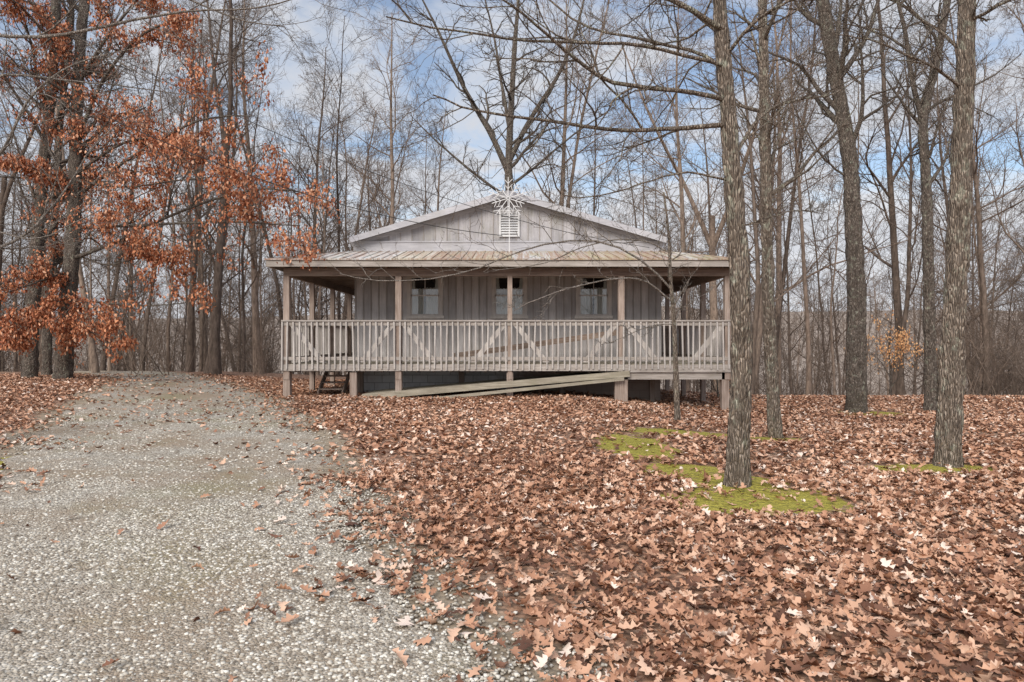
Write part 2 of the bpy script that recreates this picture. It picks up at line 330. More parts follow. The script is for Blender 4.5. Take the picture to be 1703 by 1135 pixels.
add_obj('fallen_leaves',qmesh('fallen_leaves',np.concatenate(VV),np.concatenate(QQ),{'rnd':np.concatenate(RR)},True),None,M['leaf'])
# ---------- hero trees
def hero(name,trunk,r0,r1,K=36,nring=220,mat='bark_near',disp=.22,limbs=(),lv=(8,6,5,3),tmin=.5,lf=.3,H=None,guided_k=(10,7,5),minr=.0025,twig=None,leafmatn=None,leafn=0,flare=.5,gr=.7,leafsize=(.09,.15),gl=.45,crownleaf=True):
    tp=resample(trunk,nring)[None]; t=np.linspace(0,1,nring); L=np.linalg.norm(np.diff(tp[0],axis=0),axis=1).sum()
    hgt=t*L; tr=((r0+(r1-r0)*t)*(1+flare*np.exp(-hgt/.16)))[None]
    V,Q=tubes([(tp,tr,K)])
    c=np.repeat(tp[0],K,0); nd=V-c; nl=np.linalg.norm(nd,axis=1,keepdims=True); nd=nd/np.maximum(nl,1e-6)
    ds=np.zeros(len(V)); sx=random.random()*50
    for i,p in enumerate(V):
        q=Vector((nd[i,0]*nl[i,0]*26+sx,nd[i,1]*nl[i,0]*26,p[2]*3.2)); 
        ds[i]=(abs(mnoise.noise(q))*1.6-.4)+.5*mnoise.noise(Vector((p[0]*5,p[1]*5,p[2]*2.2)))
    V=V+nd*(ds[:,None]*nl*disp)
    root=add_obj(name,qmesh(name,V,Q,None,True),None,M[mat])
    g=[]; ends=[]
    if H is None: H=L
    if lv:
        k=int(nring/14); _,e=crown(tp[:,::k],tr[:,::k],H,lv,tmin,lf,groups=g,minr=minr)
        if crownleaf: ends+=e[1:]
    for lb in limbs:
        pl,ra,rb=lb[:3]; lp=resample(pl,16)[None]; lp=lp+np.concatenate([np.zeros((1,1,3)),rng.normal(0,.012*gr,(1,15,3)).cumsum(1)],1)
        LL=np.linalg.norm(np.diff(lp[0],axis=0),axis=1).sum(); lr=np.linspace(ra,rb,16)[None]; g.append((lp,lr,8)); a,b,lastL=lp,lr,np.array([LL])
        for j,kk in enumerate(guided_k):
            p,d,Ln,r=spawn(a,b,lastL,kk,.12,1,25,65,gl if j==0 else .55,.6,.4,minr)
            a,b=grow(p,d,Ln,r,[7,5,4][j],.17,.05,.3); g.append((a,b,[5,4,3][j])); lastL=Ln
            if j>=1: ends.append(a)
    if g:
        v,q=tubes(g); add_obj('branches',qmesh('branches',v,q,None,True),root,M[twig or mat])
    if leafn:
        E=np.concatenate([e[:,1:].reshape(-1,3) for e in ends]); 
        w=ss(-.7,.3,wob(E[:,0]*1.1,E[:,2]*1.3,1,2)+.3*wob(E[:,1],E[:,0],1.5,0)); w=w/w.sum()
        k=rng.choice(len(E),leafn,p=w); pos=E[k]+rng.normal(0,.08,(leafn,3)); 
        v,q,r=leaves(pos,rng.uniform(leafsize[0],leafsize[1],leafn),.6,False,None,True); add_obj('leaves',qmesh('leaves',v,q,{'rnd':r},True),root,M[leafmatn])
    return root
def G(px,py,d,sink=.1):
    p=P(px,py,d); p[2]=float(gh(p[0],p[1]))-sink; return p
def LP(lst,d0,d1):
    n=len(lst); return [P(x,y,d0+(d1-d0)*i/(n-1)) for i,(x,y) in enumerate(lst)]
D=6.75
hero('bare_tree',[G(1226,820,D),P(1229,730,D),P(1233,620,D),P(1232,500,D),P(1226,380,D),P(1218,280,D),P(1210,180,D+.02),P(1203,90,D+.04),P(1196,0,D+.05),P(1190,-150,D+.1),P(1205,-330,D),P(1195,-520,D)],.112,.05,limbs=[
 (LP([(1205,208),(1120,212),(1040,216),(950,205),(860,190),(780,176),(715,150)],D,D-.9),.026,.006),
 (LP([(1204,166),(1120,150),(1020,138),(950,95),(900,45),(830,-10)],D,D-1.2),.026,.008),
 (LP([(1208,130),(1170,90),(1080,62),(980,40),(900,-20),(840,-60)],D,D+1),.022,.006),
 (LP([(1218,270),(1262,200),(1320,165),(1390,150),(1450,110)],D,D+.9),.02,.005),
 (LP([(1215,300),(1150,292),(1080,305),(1000,330),(940,330)],D,D-.7),.012,.004),
 (LP([(1212,70),(1150,10),(1080,-30),(1000,-60)],D,D+.6),.024,.008),
 (LP([(1208,90),(1265,30),(1330,-10),(1400,-60)],D,D-.8),.02,.006),
 (LP([(1228,380),(1270,365),(1320,355),(1375,358)],D,D+.3),.01,.003),
 (LP([(1205,110),(1100,80),(1000,70),(880,60),(760,45),(640,20)],D,D-1.5),.02,.006),
 (LP([(1205,50),(1050,-30),(900,-90),(700,-120)],D,D-1),.03,.01),
 ],lv=(7,6,5,3),tmin=.72,lf=.3)
hero('bare_tree',[G(1575,783,7.9),P(1580,650,7.9),P(1588,500,7.9),P(1597,330,7.9),P(1603,170,7.9),P(1608,0,7.9),P(1612,-200,7.9),P(1600,-450,7.9)],.138,.07,limbs=[
 (LP([(1600,150),(1540,110),(1450,80),(1370,60)],7.9,7.2),.02,.005),(LP([(1606,40),(1660,10),(1740,-40)],7.9,7.4),.024,.008),(LP([(1606,90),(1540,40),(1470,0),(1380,-30)],7.9,8.6),.022,.006),(LP([(1608,0),(1560,-60),(1450,-100),(1300,-130)],7.9,7.4),.03,.01)],lv=(7,6,5,3),tmin=.7,lf=.28)
hero('bare_tree',[G(1291,728,10.6),P(1284,640,10.6),P(1278,500,10.6),P(1274,330,10.6),P(1271,150,10.6),P(1268,0,10.6),P(1262,-250,10.6)],.105,.06,K=26,nring=160,limbs=[(LP([(1272,250),(1230,180),(1160,120)],10.6,10.3),.015,.004),(LP([(1272,180),(1320,110),(1370,60)],10.6,11),.018,.004)],lv=(12,6,5,3),tmin=.5,lf=.26)
hero('bare_tree',[G(1425,682,15.5),P(1424,600,15.5),P(1425,500,15.5),P(1420,400,15.5),P(1412,260,15.5),P(1392,140,15.5),P(1368,0,15.5),P(1350,-150,15.5),P(1330,-300,15.5)],.22,.10,K=26,nring=160,mat='bark_mid',limbs=[(LP([(1390,140),(1440,60),(1470,-40)],15.5,15.5),.07,.03),(LP([(1415,300),(1360,250),(1310,160)],15.5,15),.03,.008)],lv=(12,6,5,4),tmin=.5,lf=.26)
hero('bare_tree',[G(1547,688,15.8),P(1547,600,15.8),P(1544,450,15.8),P(1540,300,15.8),P(1536,200,15.8),P(1560,90,15.8),P(1580,-40,15.8),P(1590,-200,15.8)],.14,.06,K=20,nring=120,mat='bark_mid',limbs=[(LP([(1538,220),(1520,130),(1500,20),(1470,-80)],15.8,15.8),.07,.03)],lv=(11,6,5,4),tmin=.4,lf=.24)
# forked tree behind the house
D=29
hero('bare_tree',[G(850,560,D),P(850,450,D),P(848,330,D),P(846,270,D),P(850,180,D),P(856,80,D),P(862,0,D),P(865,-60,D)],.24,.04,K=14,nring=90,mat='bark_mid',disp=.1,limbs=[
 (LP([(846,290),(815,220),(770,140),(735,60),(700,-10)],D,D),.14,.03),(LP([(846,270),(880,200),(930,120),(960,40),(975,-30)],D,D),.13,.03),
 (LP([(848,310),(900,270),(960,220),(1020,180)],D,D),.07,.02),(LP([(846,330),(790,290),(730,240),(690,200)],D,D),.07,.02),(LP([(850,230),(835,140),(820,50),(800,-30)],D,D+1),.09,.02)],
 lv=(10,7,5,3),tmin=.4,lf=.2,minr=.006,gl=.3,guided_k=(10,6,5))
# sapling with long low branches
D=12
hero('sapling_tree',[G(1127,712,D),P(1124,620,D),P(1121,540,D),P(1115,460,D),P(1112,390,D),P(1104,320,D)],.055,.015,K=14,nring=80,mat='bark_near',twig='twig',disp=.12,limbs=[
 (LP([(1115,480),(1070,435),(1000,405),(920,405),(850,425),(780,452),(700,468),(620,470),(560,458)],D,D-.6),.020,.006),
 (LP([(1116,500),(1080,470),(1030,462),(960,478),(900,500),(860,520)],D,D-.8),.017,.006),
 (LP([(1113,420),(1060,400),(980,410),(900,440),(820,450)],D,D+.3),.015,.005),
 (LP([(1118,540),(1080,545),(1040,560),(1000,575)],D,D-.4),.01,.003),
 (LP([(1118,520),(1150,500),(1190,480)],D,D-.3),.009,.003),(LP([(1110,380),(1060,340),(1000,320),(950,330)],D,D-.5),.01,.003)],
 lv=(7,5,3),tmin=.35,lf=.35,guided_k=(11,4,2),gl=.24,flare=.3,minr=.0045)
# left marcescent oak
D=20
hero('oak_tree',[G(105,633,D),P(108,560,D),P(116,470,D),P(122,380,D),P(125,280,D),P(128,180,D),P(135,60,D),P(150,-80,D),P(160,-260,D)],.25,.1,K=24,nring=150,mat='bark_mid',limbs=[
 (LP([(120,430),(200,400),(300,350),(420,315),(520,320)],D,D-3),.06,.012),
 (LP([(123,330),(220,260),(330,200),(420,190)],D,D-3),.06,.012),
 (LP([(116,500),(180,505),(250,510),(320,505)],D,D-2),.04,.01),
 (LP([(125,240),(170,130),(230,60),(290,30)],D,D-2),.06,.02),
 (LP([(130,140),(180,60),(230,0),(260,-40)],D,D-2),.05,.02),
 (LP([(130,160),(90,80),(40,20),(0,-20)],D,D-2),.05,.02),
 (LP([(122,320),(60,210),(10,130),(-40,60)],D,D-2),.06,.012),
 (LP([(122,380),(250,375),(380,370),(500,375)],D,D-4),.05,.01),
 (LP([(118,450),(60,470),(0,490)],D,D-2),.04,.01),
 (LP([(118,480),(70,530),(20,560)],D,D-2),.03,.01),
 (LP([(116,520),(140,550),(190,560)],D,D-2),.03,.01),
 (LP([(125,340),(80,300),(20,280)],D,D-1),.03,.01),
 (LP([(120,420),(180,440),(240,430),(310,440)],D,D-1),.03,.01),
 (LP([(125,300),(200,310),(290,300),(380,290)],D,D-4),.04,.01),
 (LP([(125,290),(200,240),(260,230),(330,250)],D,D-1),.05,.01)],
 lv=(12,6,5,3),tmin=.55,lf=.25,leafmatn='oakleaf',leafn=29000,leafsize=(.07,.12),guided_k=(11,7,5),minr=.005,gl=.27,crownleaf=False)
hero('oak_tree',[G(50,633,20.5),P(52,560,20.5),P(60,430,20.5),P(72,280,20.5),P(88,120,20.5),P(95,-60,20.5),P(100,-260,20.5)],.21,.1,K=20,nring=120,mat='bark_mid',lv=(16,7,5,3),tmin=.3,lf=.26,leafmatn='oakleaf',leafn=8000,leafsize=(.07,.12),minr=.005)
hero('bare_tree',[G(78,633,22),P(80,500,22),P(92,350,22),P(100,200,22),P(118,40,22),P(120,-200,22)],.14,.07,K=16,nring=100,mat='bark_mid',lv=(14,7,5,3),tmin=.35,lf=.24,minr=.005)
# near left tree (trunk just out of view)
D=9
hero('maple_tree',[G(-90,700,D),P(-88,560,D),P(-80,400,D),P(-84,200,D),P(-80,0,D),P(-70,-250,D),P(-80,-500,D)],.14,.06,K=20,nring=120,mat='bark_mid',twig='twig',limbs=[
 (LP([(-84,450),(0,412),(60,372),(110,310),(160,240),(215,190)],D,D+.6),.024,.005),
 (LP([(-84,330),(0,255),(50,160),(130,100),(230,70)],D,D-.4),.024,.005),
 (LP([(-80,180),(0,130),(120,140),(220,150),(330,165)],D,D+1),.02,.005),
 (LP([(-80,50),(60,60),(180,40),(300,20),(430,15),(520,-10)],D,D-.8),.026,.006),
 (LP([(-80,-20),(60,-60),(220,-30),(380,30),(470,40)],D,D+.5),.026,.006),
 (LP([(-84,400),(-20,380),(60,395),(130,370),(200,330)],D,D-.6),.014,.004)],lv=(6,5,4,3),tmin=.6,lf=.28,gl=.4)
# beech with pale orange leaves
D=21
hero('beech_sapling',[G(1480,660,D),P(1482,620,D),P(1478,580,D),P(1482,540,D)],.04,.01,K=8,nring=30,mat='bark_mid',lv=(12,5,4),tmin=.15,lf=.7,minr=.003,leafmatn='beechleaf',leafn=900,leafsize=(.05,.085))
hero('beech_sapling',[G(1195,660,19.5),P(1190,600,19.5)],.03,.01,K=8,nring=30,mat='bark_mid',lv=(10,5,4),tmin=.1,lf=.8,minr=.003,leafmatn='beechleaf',leafn=350,leafsize=(.05,.08))
# ---------- woods (merged masses)
woods=empty('distant_woods')
hi=[bg_tree(rng.uniform(15,20),rng.uniform(.10,.17),(16,8,6,4),rng.uniform(.25,.45)) for _ in range(5)]
hi+=[bg_tree(rng.uniform(15,19),rng.uniform(.14,.19),(16,7,6,4),.3,True) for _ in range(3)]
lo=[bg_tree(rng.uniform(15,20),rng.uniform(.10,.17),(18,9,6),rng.uniform(.2,.4),minr=.009) for _ in range(6)]
thin=[bg_tree(rng.uniform(8,14),rng.uniform(.04,.07),(16,7,4),.2,wig=.05,minr=.006) for _ in range(5)]
def shrub():
    S=12; st=np.concatenate([rng.normal(0,.5,(S,2)),np.zeros((S,1))],1); d=np.concatenate([rng.normal(0,.35,(S,2)),np.ones((S,1))],1)
    L=rng.uniform(1.5,3.6,S); a,b=grow(st,d,L,np.full(S,.014),6,.1,.02,.3); g=[(a,b,4)]; ll=L
    for k,sg in ((8,3),(5,2)):
        p,dd,Ln,r=spawn(a,b,ll,k,.15,1,25,60,.4,.6,.4,.004); a,b=grow(p,dd,Ln,r,sg,.2,.05,.4); g.append((a,b,3)); ll=Ln
    return tubes(g)
shr=[shrub() for _ in range(4)]
acc=[];nv=[0]
def inst(vq,x,y,s):
    V,Q=vq; a=rng.uniform(0,6.28); ca,sa=math.cos(a),math.sin(a); sz=s*rng.uniform(.9,1.1); lx,ly=rng.normal(0,.03,2)
    X=(V[:,0]*ca-V[:,1]*sa)*s+V[:,2]*lx+x; Y=(V[:,0]*sa+V[:,1]*ca)*s+V[:,2]*ly+y; Z=V[:,2]*sz+float(gh(x,y))-.15
    acc.append((np.stack([X,Y,Z],-1).astype(np.float32),(Q+nv[0]).astype(np.int32),np.full(len(V),rng.random(),np.float32))); nv[0]+=len(V)
def flush(nm):
    add_obj(nm,qmesh(nm,np.concatenate([a[0] for a in acc]),np.concatenate([a[1] for a in acc]),{'rnd':np.concatenate([a[2] for a in acc])},True),woods,M['bark_far']); acc.clear(); nv[0]=0
cnt=0
while cnt<290:
    y=rng.uniform(22,80); x=rng.uniform(-1,1)*(.85*y+5)
    if abs(x)<7.5 and y<30: continue
    if abs(x)<.27*y and rng.random()<.4: continue
    big=rng.random()<.42
    if big and y<34: v=hi[rng.integers(len(hi))]
    elif big: v=lo[rng.integers(len(lo))]
    else: v=thin[rng.integers(len(thin))]
    inst(v,x,y,rng.uniform(.8,1.15)); cnt+=1
for px,d,s in [(640,31,.95),(160,24,1),(235,26,.8),(315,25,.9),(345,24,.7),(430,27,.95),(478,30,.8),(1145,27,.9),(1345,22,.75),(1480,26,.9),(1640,24,.85),(1250,24,.8),(740,34,.8),(1000,33,.85),(560,33,.95),(600,37,.9),(520,29,.8),(690,38,.9),(1060,36,.85),(940,40,.9)]:
    inst(hi[rng.integers(5)],(px-CX)/F*d,d,s)
for i in range(75):
    px=rng.uniform(-20,640) if i<45 else rng.uniform(1050,1720); d=rng.uniform(25,48)
    if abs((px-CX)/F*d)<6.5 and d<28: continue
    inst(thin[rng.integers(5)],(px-CX)/F*d,d,rng.uniform(.9,1.4))
flush('woods_trees')
for i in range(270):
    y=rng.uniform(22,60); x=rng.uniform(-1,1)*(.85*y+4)
    if abs(x)<7 and y<27: continue
    inst(shr[rng.integers(4)],x,y,rng.uniform(.6,1.6))
flush('woods_brush')
for i in range(190):
    y=rng.uniform(80,200); x=rng.uniform(-1,1)*(.85*y+5); inst(thin[rng.integers(5)] if rng.random()<.4 else lo[rng.integers(len(lo))],x,y,rng.uniform(.6,.95))
flush('hill_trees')
# ---------- house
H=empty('porch_house')
FY=16.0; WY=18.0; BY=25.0; XLb,XRb=-4.15,3.94; XP0,XP1=-5.28,5.05
w=MB(); w.box(XLb,XRb,WY,BY,.86,4.1); w.obj('walls',M['siding'],H)
w=MB(); w.box(XLb+.02,XRb-.02,WY+.03,BY-.03,-.9,.855); w.obj('foundation',M['block'],H)
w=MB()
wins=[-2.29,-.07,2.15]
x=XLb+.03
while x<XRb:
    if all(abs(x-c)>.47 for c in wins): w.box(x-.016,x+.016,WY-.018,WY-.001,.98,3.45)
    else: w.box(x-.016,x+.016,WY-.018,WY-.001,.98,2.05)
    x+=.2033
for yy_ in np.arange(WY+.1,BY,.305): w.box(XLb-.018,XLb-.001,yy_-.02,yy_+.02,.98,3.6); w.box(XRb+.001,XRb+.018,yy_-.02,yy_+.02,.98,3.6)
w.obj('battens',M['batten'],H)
# gable
ax=(XLb+XRb)/2; PZ=5.30; CZ=4.12
w=MB(); 
for y0,nm in ((WY-.02,0),(BY,1)):
    w.poly([(XLb,y0,3.7),(XRb,y0,3.7),(XRb,y0,CZ),(ax,y0,PZ),(XLb,y0,CZ)])
w.poly([(XLb-.001,WY-.02,4.1),(XLb-.001,WY-.02,CZ),(XLb-.001,BY,CZ),(XLb-.001,BY,4.1)])
w.obj('gable_wall',M['gable'],H)
w=MB(); x=XLb+.3
while x<XRb-.2:
    top=CZ+(PZ-CZ)*(1-abs(x-ax)/(XRb-ax))-.03
    if top>4.14 : w.box(x-.012,x+.012,WY-.036,WY-.021,4.12,top)
    x+=.305
w.obj('gable_battens',M['batten'],H)
w=MB(); w.box(XLb-.02,XRb+.02,WY-.05,WY-.022,3.86,4.12); w.box(XLb-.03,XRb+.03,WY-.07,WY-.051,4.09,4.13); w.obj('gable_band',M['trim'],H)
w=MB(); t=MB(); sl=(PZ-CZ)/(XRb-ax)
for sg in (-1,1):
    e=ax+sg*(XRb-ax+.06); ez=CZ-.06*sl
    y0,y1=WY-.32,BY+.3
    w.hexa([(ax,y0+.03,PZ+.02),(e,y0+.03,ez+.02),(e,y1,ez+.02),(ax,y1,PZ+.02),(ax,y0+.03,PZ+.09),(e,y0+.03,ez+.09),(e,y1,ez+.09),(ax,y1,PZ+.09)] if sg>0 else [(e,y0+.03,ez+.02),(ax,y0+.03,PZ+.02),(ax,y1,PZ+.02),(e,y1,ez+.02),(e,y0+.03,ez+.09),(ax,y0+.03,PZ+.09),(ax,y1,PZ+.09),(e,y1,ez+.09)])
    t.hexa([(ax,y0,PZ-.06),(e,y0,ez-.06),(e,y0+.028,ez-.06),(ax,y0+.028,PZ-.06),(ax,y0,PZ+.11),(e,y0,ez+.09),(e,y0+.028,ez+.09),(ax,y0+.028,PZ+.11)])
    t.beam((ax,WY-.035,PZ-.07),(e,WY-.035,ez-.07),.02,.10)
w.obj('roof',M['shingle'],H); t.obj('rake_boards',M['trim'],H)
# vent
w=MB(); vx=-.07; vz0,vz1=4.24,4.95
w.box(vx-.27,vx-.22,WY-.08,WY-.02,vz0,vz1);w.box(vx+.22,vx+.27,WY-.08,WY-.02,vz0,vz1);w.box(vx-.22,vx+.22,WY-.08,WY-.02,vz0,vz0+.05);w.box(vx-.22,vx+.22,WY-.08,WY-.02,vz1-.05,vz1)
for i in range(9):
    z=vz0+.08+i*.066; w.hexa([(vx-.22,WY-.075,z),(vx+.22,WY-.075,z),(vx+.22,WY-.03,z+.05),(vx-.22,WY-.03,z+.05),(vx-.22,WY-.075,z+.012),(vx+.22,WY-.075,z+.012),(vx+.22,WY-.03,z+.062),(vx-.22,WY-.03,z+.062)])
w.obj('gable_vent',M['pale'],H)
# porch roof
EX0,EX1,EY=-5.62,5.30,15.6; EZ=3.37; TZ=3.87; BYR=BY+.0
r=MB(); A=(EX0,EY,EZ);B=(EX1,EY,EZ);C=(XRb,WY,TZ);Dd=(XLb,WY,TZ);E=(EX0,BYR,EZ);Fq=(EX1,BYR,EZ);Gq=(XRb,BYR,TZ);Hq=(XLb,BYR,TZ)
r.poly([A,B,C,Dd]); r.poly([E,A,Dd,Hq]); r.poly([B,Fq,Gq,C]); 
x=EX0+.1
while x<EX1-.05:
    if x<XLb: f=(x-EX0)/(XLb-EX0)
    elif x>XRb: f=(EX1-x)/(EX1-XRb)
    else: f=1
    f=max(f-.02,.03)
    r.beam((x,EY-.03,EZ+.008),(x,EY+(WY-EY)*f,EZ+(TZ-EZ)*f+.008),.03,.022); x+=.229
for y in np.arange(EY+.2,BYR,.229):
    f=min(1,(y-EY)/(WY-EY))-.02
    r.beam((EX0-.03,y,EZ+.008),(EX0+(XLb-EX0)*f,y,EZ+(TZ-EZ)*f+.008),.03,.022); r.beam((EX1+.03,y,EZ+.008),(EX1+(XRb-EX1)*f,y,EZ+(TZ-EZ)*f+.008),.03,.022)
r.beam(A,Dd,.12,.03); r.beam(B,C,.12,.03); r.box(EX0-.02,EX1+.02,EY-.045,EY+.01,EZ-.02,EZ+.012)
r.obj('porch_roof',M['metal'],H)
w=MB(); w.box(EX0,EX1,EY-.01,EY+.03,3.20,3.345); w.box(EX0,EX0+.04,EY+.031,BYR,3.20,3.345); w.box(EX1-.04,EX1,EY+.031,BYR,3.20,3.345); w.obj('fascia',M['railx'],H)
w=MB(); w.box(XP0-.06,XP1+.06,FY-.05,FY+.05,3.02,3.2); w.box(XP0-.05,XP0+.05,FY+.051,BY,3.02,3.2); w.box(XP1-.05,XP1+.05,FY+.051,BY,3.02,3.2)
for x in np.arange(EX0+.3,EX1,.6): w.box(x-.02,x+.02,EY+.04,WY-.03,3.21,3.33)
for y in np.arange(WY,BY,.6): w.box(EX0+.05,XLb-.03,y-.02,y+.02,3.21,3.33); w.box(XRb+.03,EX1-.05,y-.02,y+.02,3.21,3.33)
w.obj('porch_beams',M['beam'],H)
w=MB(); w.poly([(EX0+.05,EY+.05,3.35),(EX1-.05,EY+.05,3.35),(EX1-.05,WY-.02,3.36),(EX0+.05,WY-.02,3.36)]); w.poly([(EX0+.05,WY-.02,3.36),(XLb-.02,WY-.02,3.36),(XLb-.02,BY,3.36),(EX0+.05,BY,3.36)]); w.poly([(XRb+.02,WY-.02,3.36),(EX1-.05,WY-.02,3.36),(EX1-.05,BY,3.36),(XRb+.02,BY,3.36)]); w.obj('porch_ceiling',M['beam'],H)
# posts
pw=MB(); posts=[XP0,-2.66,-.05,2.56,XP1]
for x in posts:
    h_=.07 if x!=-.05 else .055
    pw.box(x-h_,x+h_,FY-.04,FY+.10,.6,3.02)
sideY=[18.05,20.1,22.2,24.4]
for y in sideY:
    pw.box(XP0-.06,XP0+.06,y-.06,y+.06,-.9,3.02); pw.box(XP1-.06,XP1+.06,y-.06,y+.06,-1.2,3.02)
pw.obj('porch_posts',M['post'],H)
pw=MB()
for x,hw in [(XP0,.08),(-3.72,.08),(-2.66,.075),(-.05,.075),(2.56,.15),(XP1-.05,.085)]: pw.box(x-hw,x+hw,FY-.02,FY+.13,-.5,.765)
for x in (-3.9,-1.3,1.3,3.6): pw.box(x-.07,x+.07,FY+1.5,FY+1.64,-.5,.765)
pw.obj('pier_posts',M['post'],H)
# deck
w=MB(); 
y=FY-.02
while y<WY-.02: w.box(XP0-.08,XP1+.12,y,min(y+.135,WY-.021),.93,.965); y+=.142
y=WY
while y<BY: w.box(XP0-.08,XLb-.02,y,y+.135,.93,.965); w.box(XRb+.02,XP1+.12,y,y+.135,.93,.965); y+=.142
w.obj('deck_boards',M['deck'],H)
w=MB(); w.box(XP0-.1,2.75,FY-.065,FY-.025,.80,.955); w.box(2.753,XP1+.14,FY-.075,FY-.025,.77,.95); w.box(2.4,XP1+.14,FY-.02,FY+.02,.6,.765)
w.box(XP0-.1,XP0-.06,FY-.02,BY,.76,.925); w.box(XP1+.10,XP1+.14,FY-.02,BY,.72,.925)
w.obj('rim_joists',M['railx'],H)
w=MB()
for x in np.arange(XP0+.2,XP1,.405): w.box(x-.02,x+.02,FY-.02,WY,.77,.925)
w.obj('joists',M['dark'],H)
# rails
w=MB(); rx=MB()
rx.box(XP0-.1,XP1+.14,FY-.1,FY+.04,1.955,1.99); rx.box(XP0-.1,XP1+.14,FY-.06,FY-.045+.0,1.86,1.954)
rx.box(XP0-.1,XP1+.14,FY-.06,FY-.042,1.05,1.13)
x=XP0-.08
while x<XP1+.12:
    j=random.gauss(0,.006); k=random.gauss(0,.014); w.beam((x+j+k,FY-.085,.83+random.uniform(-.03,.03)),(x+j,FY-.085,1.945),.033,.038,(0,1,0)); x+=.137
for X in (XP0-.08,XP1+.1):
    rx.box(X-.06,X+.06,FY+.06,BY,1.955,1.99); rx.box(X-.02,X+.02,FY+.06,BY,1.05,1.12)
    y=FY+.15
    while y<BY: w.box(X-.019,X+.019,y-.019,y+.019,.85,1.95); y+=.14
w.obj('balusters',M['railw'],H); rx.obj('handrails',M['railx'],H)
w=MB()
for x,sg in [(XP0,1),(-2.66,-1),(-2.66,1),(-.05,-1),(-.05,1),(2.56,-1),(2.56,1),(XP1,-1)]:
    ya,yb=FY-.041,FY-.01
    w.hexa([(x+sg*.02,ya-.0,1.94),(x+sg*.16,ya-.0,1.94),(x+sg*.16,yb,1.94),(x+sg*.02,yb,1.94),(x+sg*.78,ya,1.0),(x+sg*.93,ya,1.0),(x+sg*.93,yb,1.0),(x+sg*.78,yb,1.0)])
w.obj('rail_braces',M['railw'],H)
# ramp + its board
w=MB(); 
def ramp(y,za,zb,xa,xb,h): w.beam((xa,y,za),(xb,y,zb),.04,h)
ramp(FY-.10,.20,.74,-3.45,2.74,.14); ramp(FY+1.05,.20,.74,-3.45,2.74,.14)
ramp(FY-.15,.08,.62,-2.6,2.6,.07)
w.hexa([(-3.5,FY-.07,.22),(2.7,FY-.07,.77),(2.7,FY+1.0,.77),(-3.5,FY+1.0,.22),(-3.5,FY-.07,.255),(2.7,FY-.07,.795),(2.7,FY+1.0,.795),(-3.5,FY+1.0,.255)])
w.obj('ramp',M['deck'],H)
w=MB(); w.beam((-1.35,FY+1.1,1.14),(2.75,FY+1.1,1.73),.04,.14); w.box(-1.5,-1.42,FY+1.06,FY+1.14,.96,1.2); w.obj('ramp_guard',M['beam'],H)
w=MB()
for i in range(4): w.box(-4.72,-4.16,16.75+i*.22,16.99+i*.22,.30+i*.15,.335+i*.15)
w.beam((-4.74,16.7,.2),(-4.74,17.65,.85),.035,.16); w.beam((-4.14,16.7,.2),(-4.14,17.65,.85),.035,.16)
w.obj('steps',M['post'],H)
w=MB(); w.box(3.98,4.9,20.0,20.05,1.85,1.95)
for x in np.arange(4.0,4.95,.13): w.box(x,x+.04,20.06,20.09,1.0,1.9)
w.obj('cross_rail',M['beam'],H)
# windows
fr=MB(); gl=MB(); cu=MB(); rm=MB()
for c in wins:
    x0,x1,z0,z1=c-.38,c+.38,2.17,3.2; y=WY
    fr.box(x0-.09,x0,y-.05,y-.002,z0-.0,z1); fr.box(x1,x1+.09,y-.05,y-.002,z0,z1); fr.box(x0-.12,x1+.12,y-.075,y-.002,z0-.08,z0-.001); fr.box(x0-.09,x1+.09,y-.052,y-.002,z1+.001,z1+.08)
    fr.box(x0,x1,y-.035,y-.015,2.68,2.72); fr.box(x0,x0+.035,y-.035,y-.015,z0,z1); fr.box(x1-.035,x1,y-.035,y-.015,z0,z1); fr.box(x0+.036,x1-.036,y-.035,y-.015,z0,z0+.04); fr.box(x0+.036,x1-.036,y-.035,y-.015,z1-.04,z1)
    fr.box(c-.008,c+.008,y-.034,y-.016,2.72,z1-.04)
    gl.poly([(x0,y-.022,z0),(x1,y-.022,z0),(x1,y-.022,z1),(x0,y-.022,z1)])
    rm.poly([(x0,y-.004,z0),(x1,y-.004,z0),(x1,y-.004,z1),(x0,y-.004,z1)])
    for a0,a1,zt in ((x0+.03,c-.03,2.88),(c+.02,x1-.03,2.90)):
        xx=np.linspace(a0,a1,24)
        for i in range(23):
            ya=y-.012+.006*math.sin(i*1.3); yb=y-.012+.006*math.sin((i+1)*1.3)
            cu.poly([(xx[i],ya,z0+.03),(xx[i+1],yb,z0+.03),(xx[i+1],yb,zt+.01*math.sin(i)),(xx[i],ya,zt+.01*math.sin(i-1))])
    cu.poly([(x0+.04,y-.009,2.8),(x0+.13,y-.009,2.8),(x0+.10,y-.009,3.17),(x0+.04,y-.009,3.17)]); cu.poly([(x1-.13,y-.009,2.8),(x1-.04,y-.009,2.8),(x1-.04,y-.009,3.17),(x1-.10,y-.009,3.17)])
fr.obj('window_frames',M['winframe'],H); gl.obj('window_glass',M['glass'],H); cu.obj('curtains',M['curtain'],H); rm.obj('window_dark',M['room'],H)
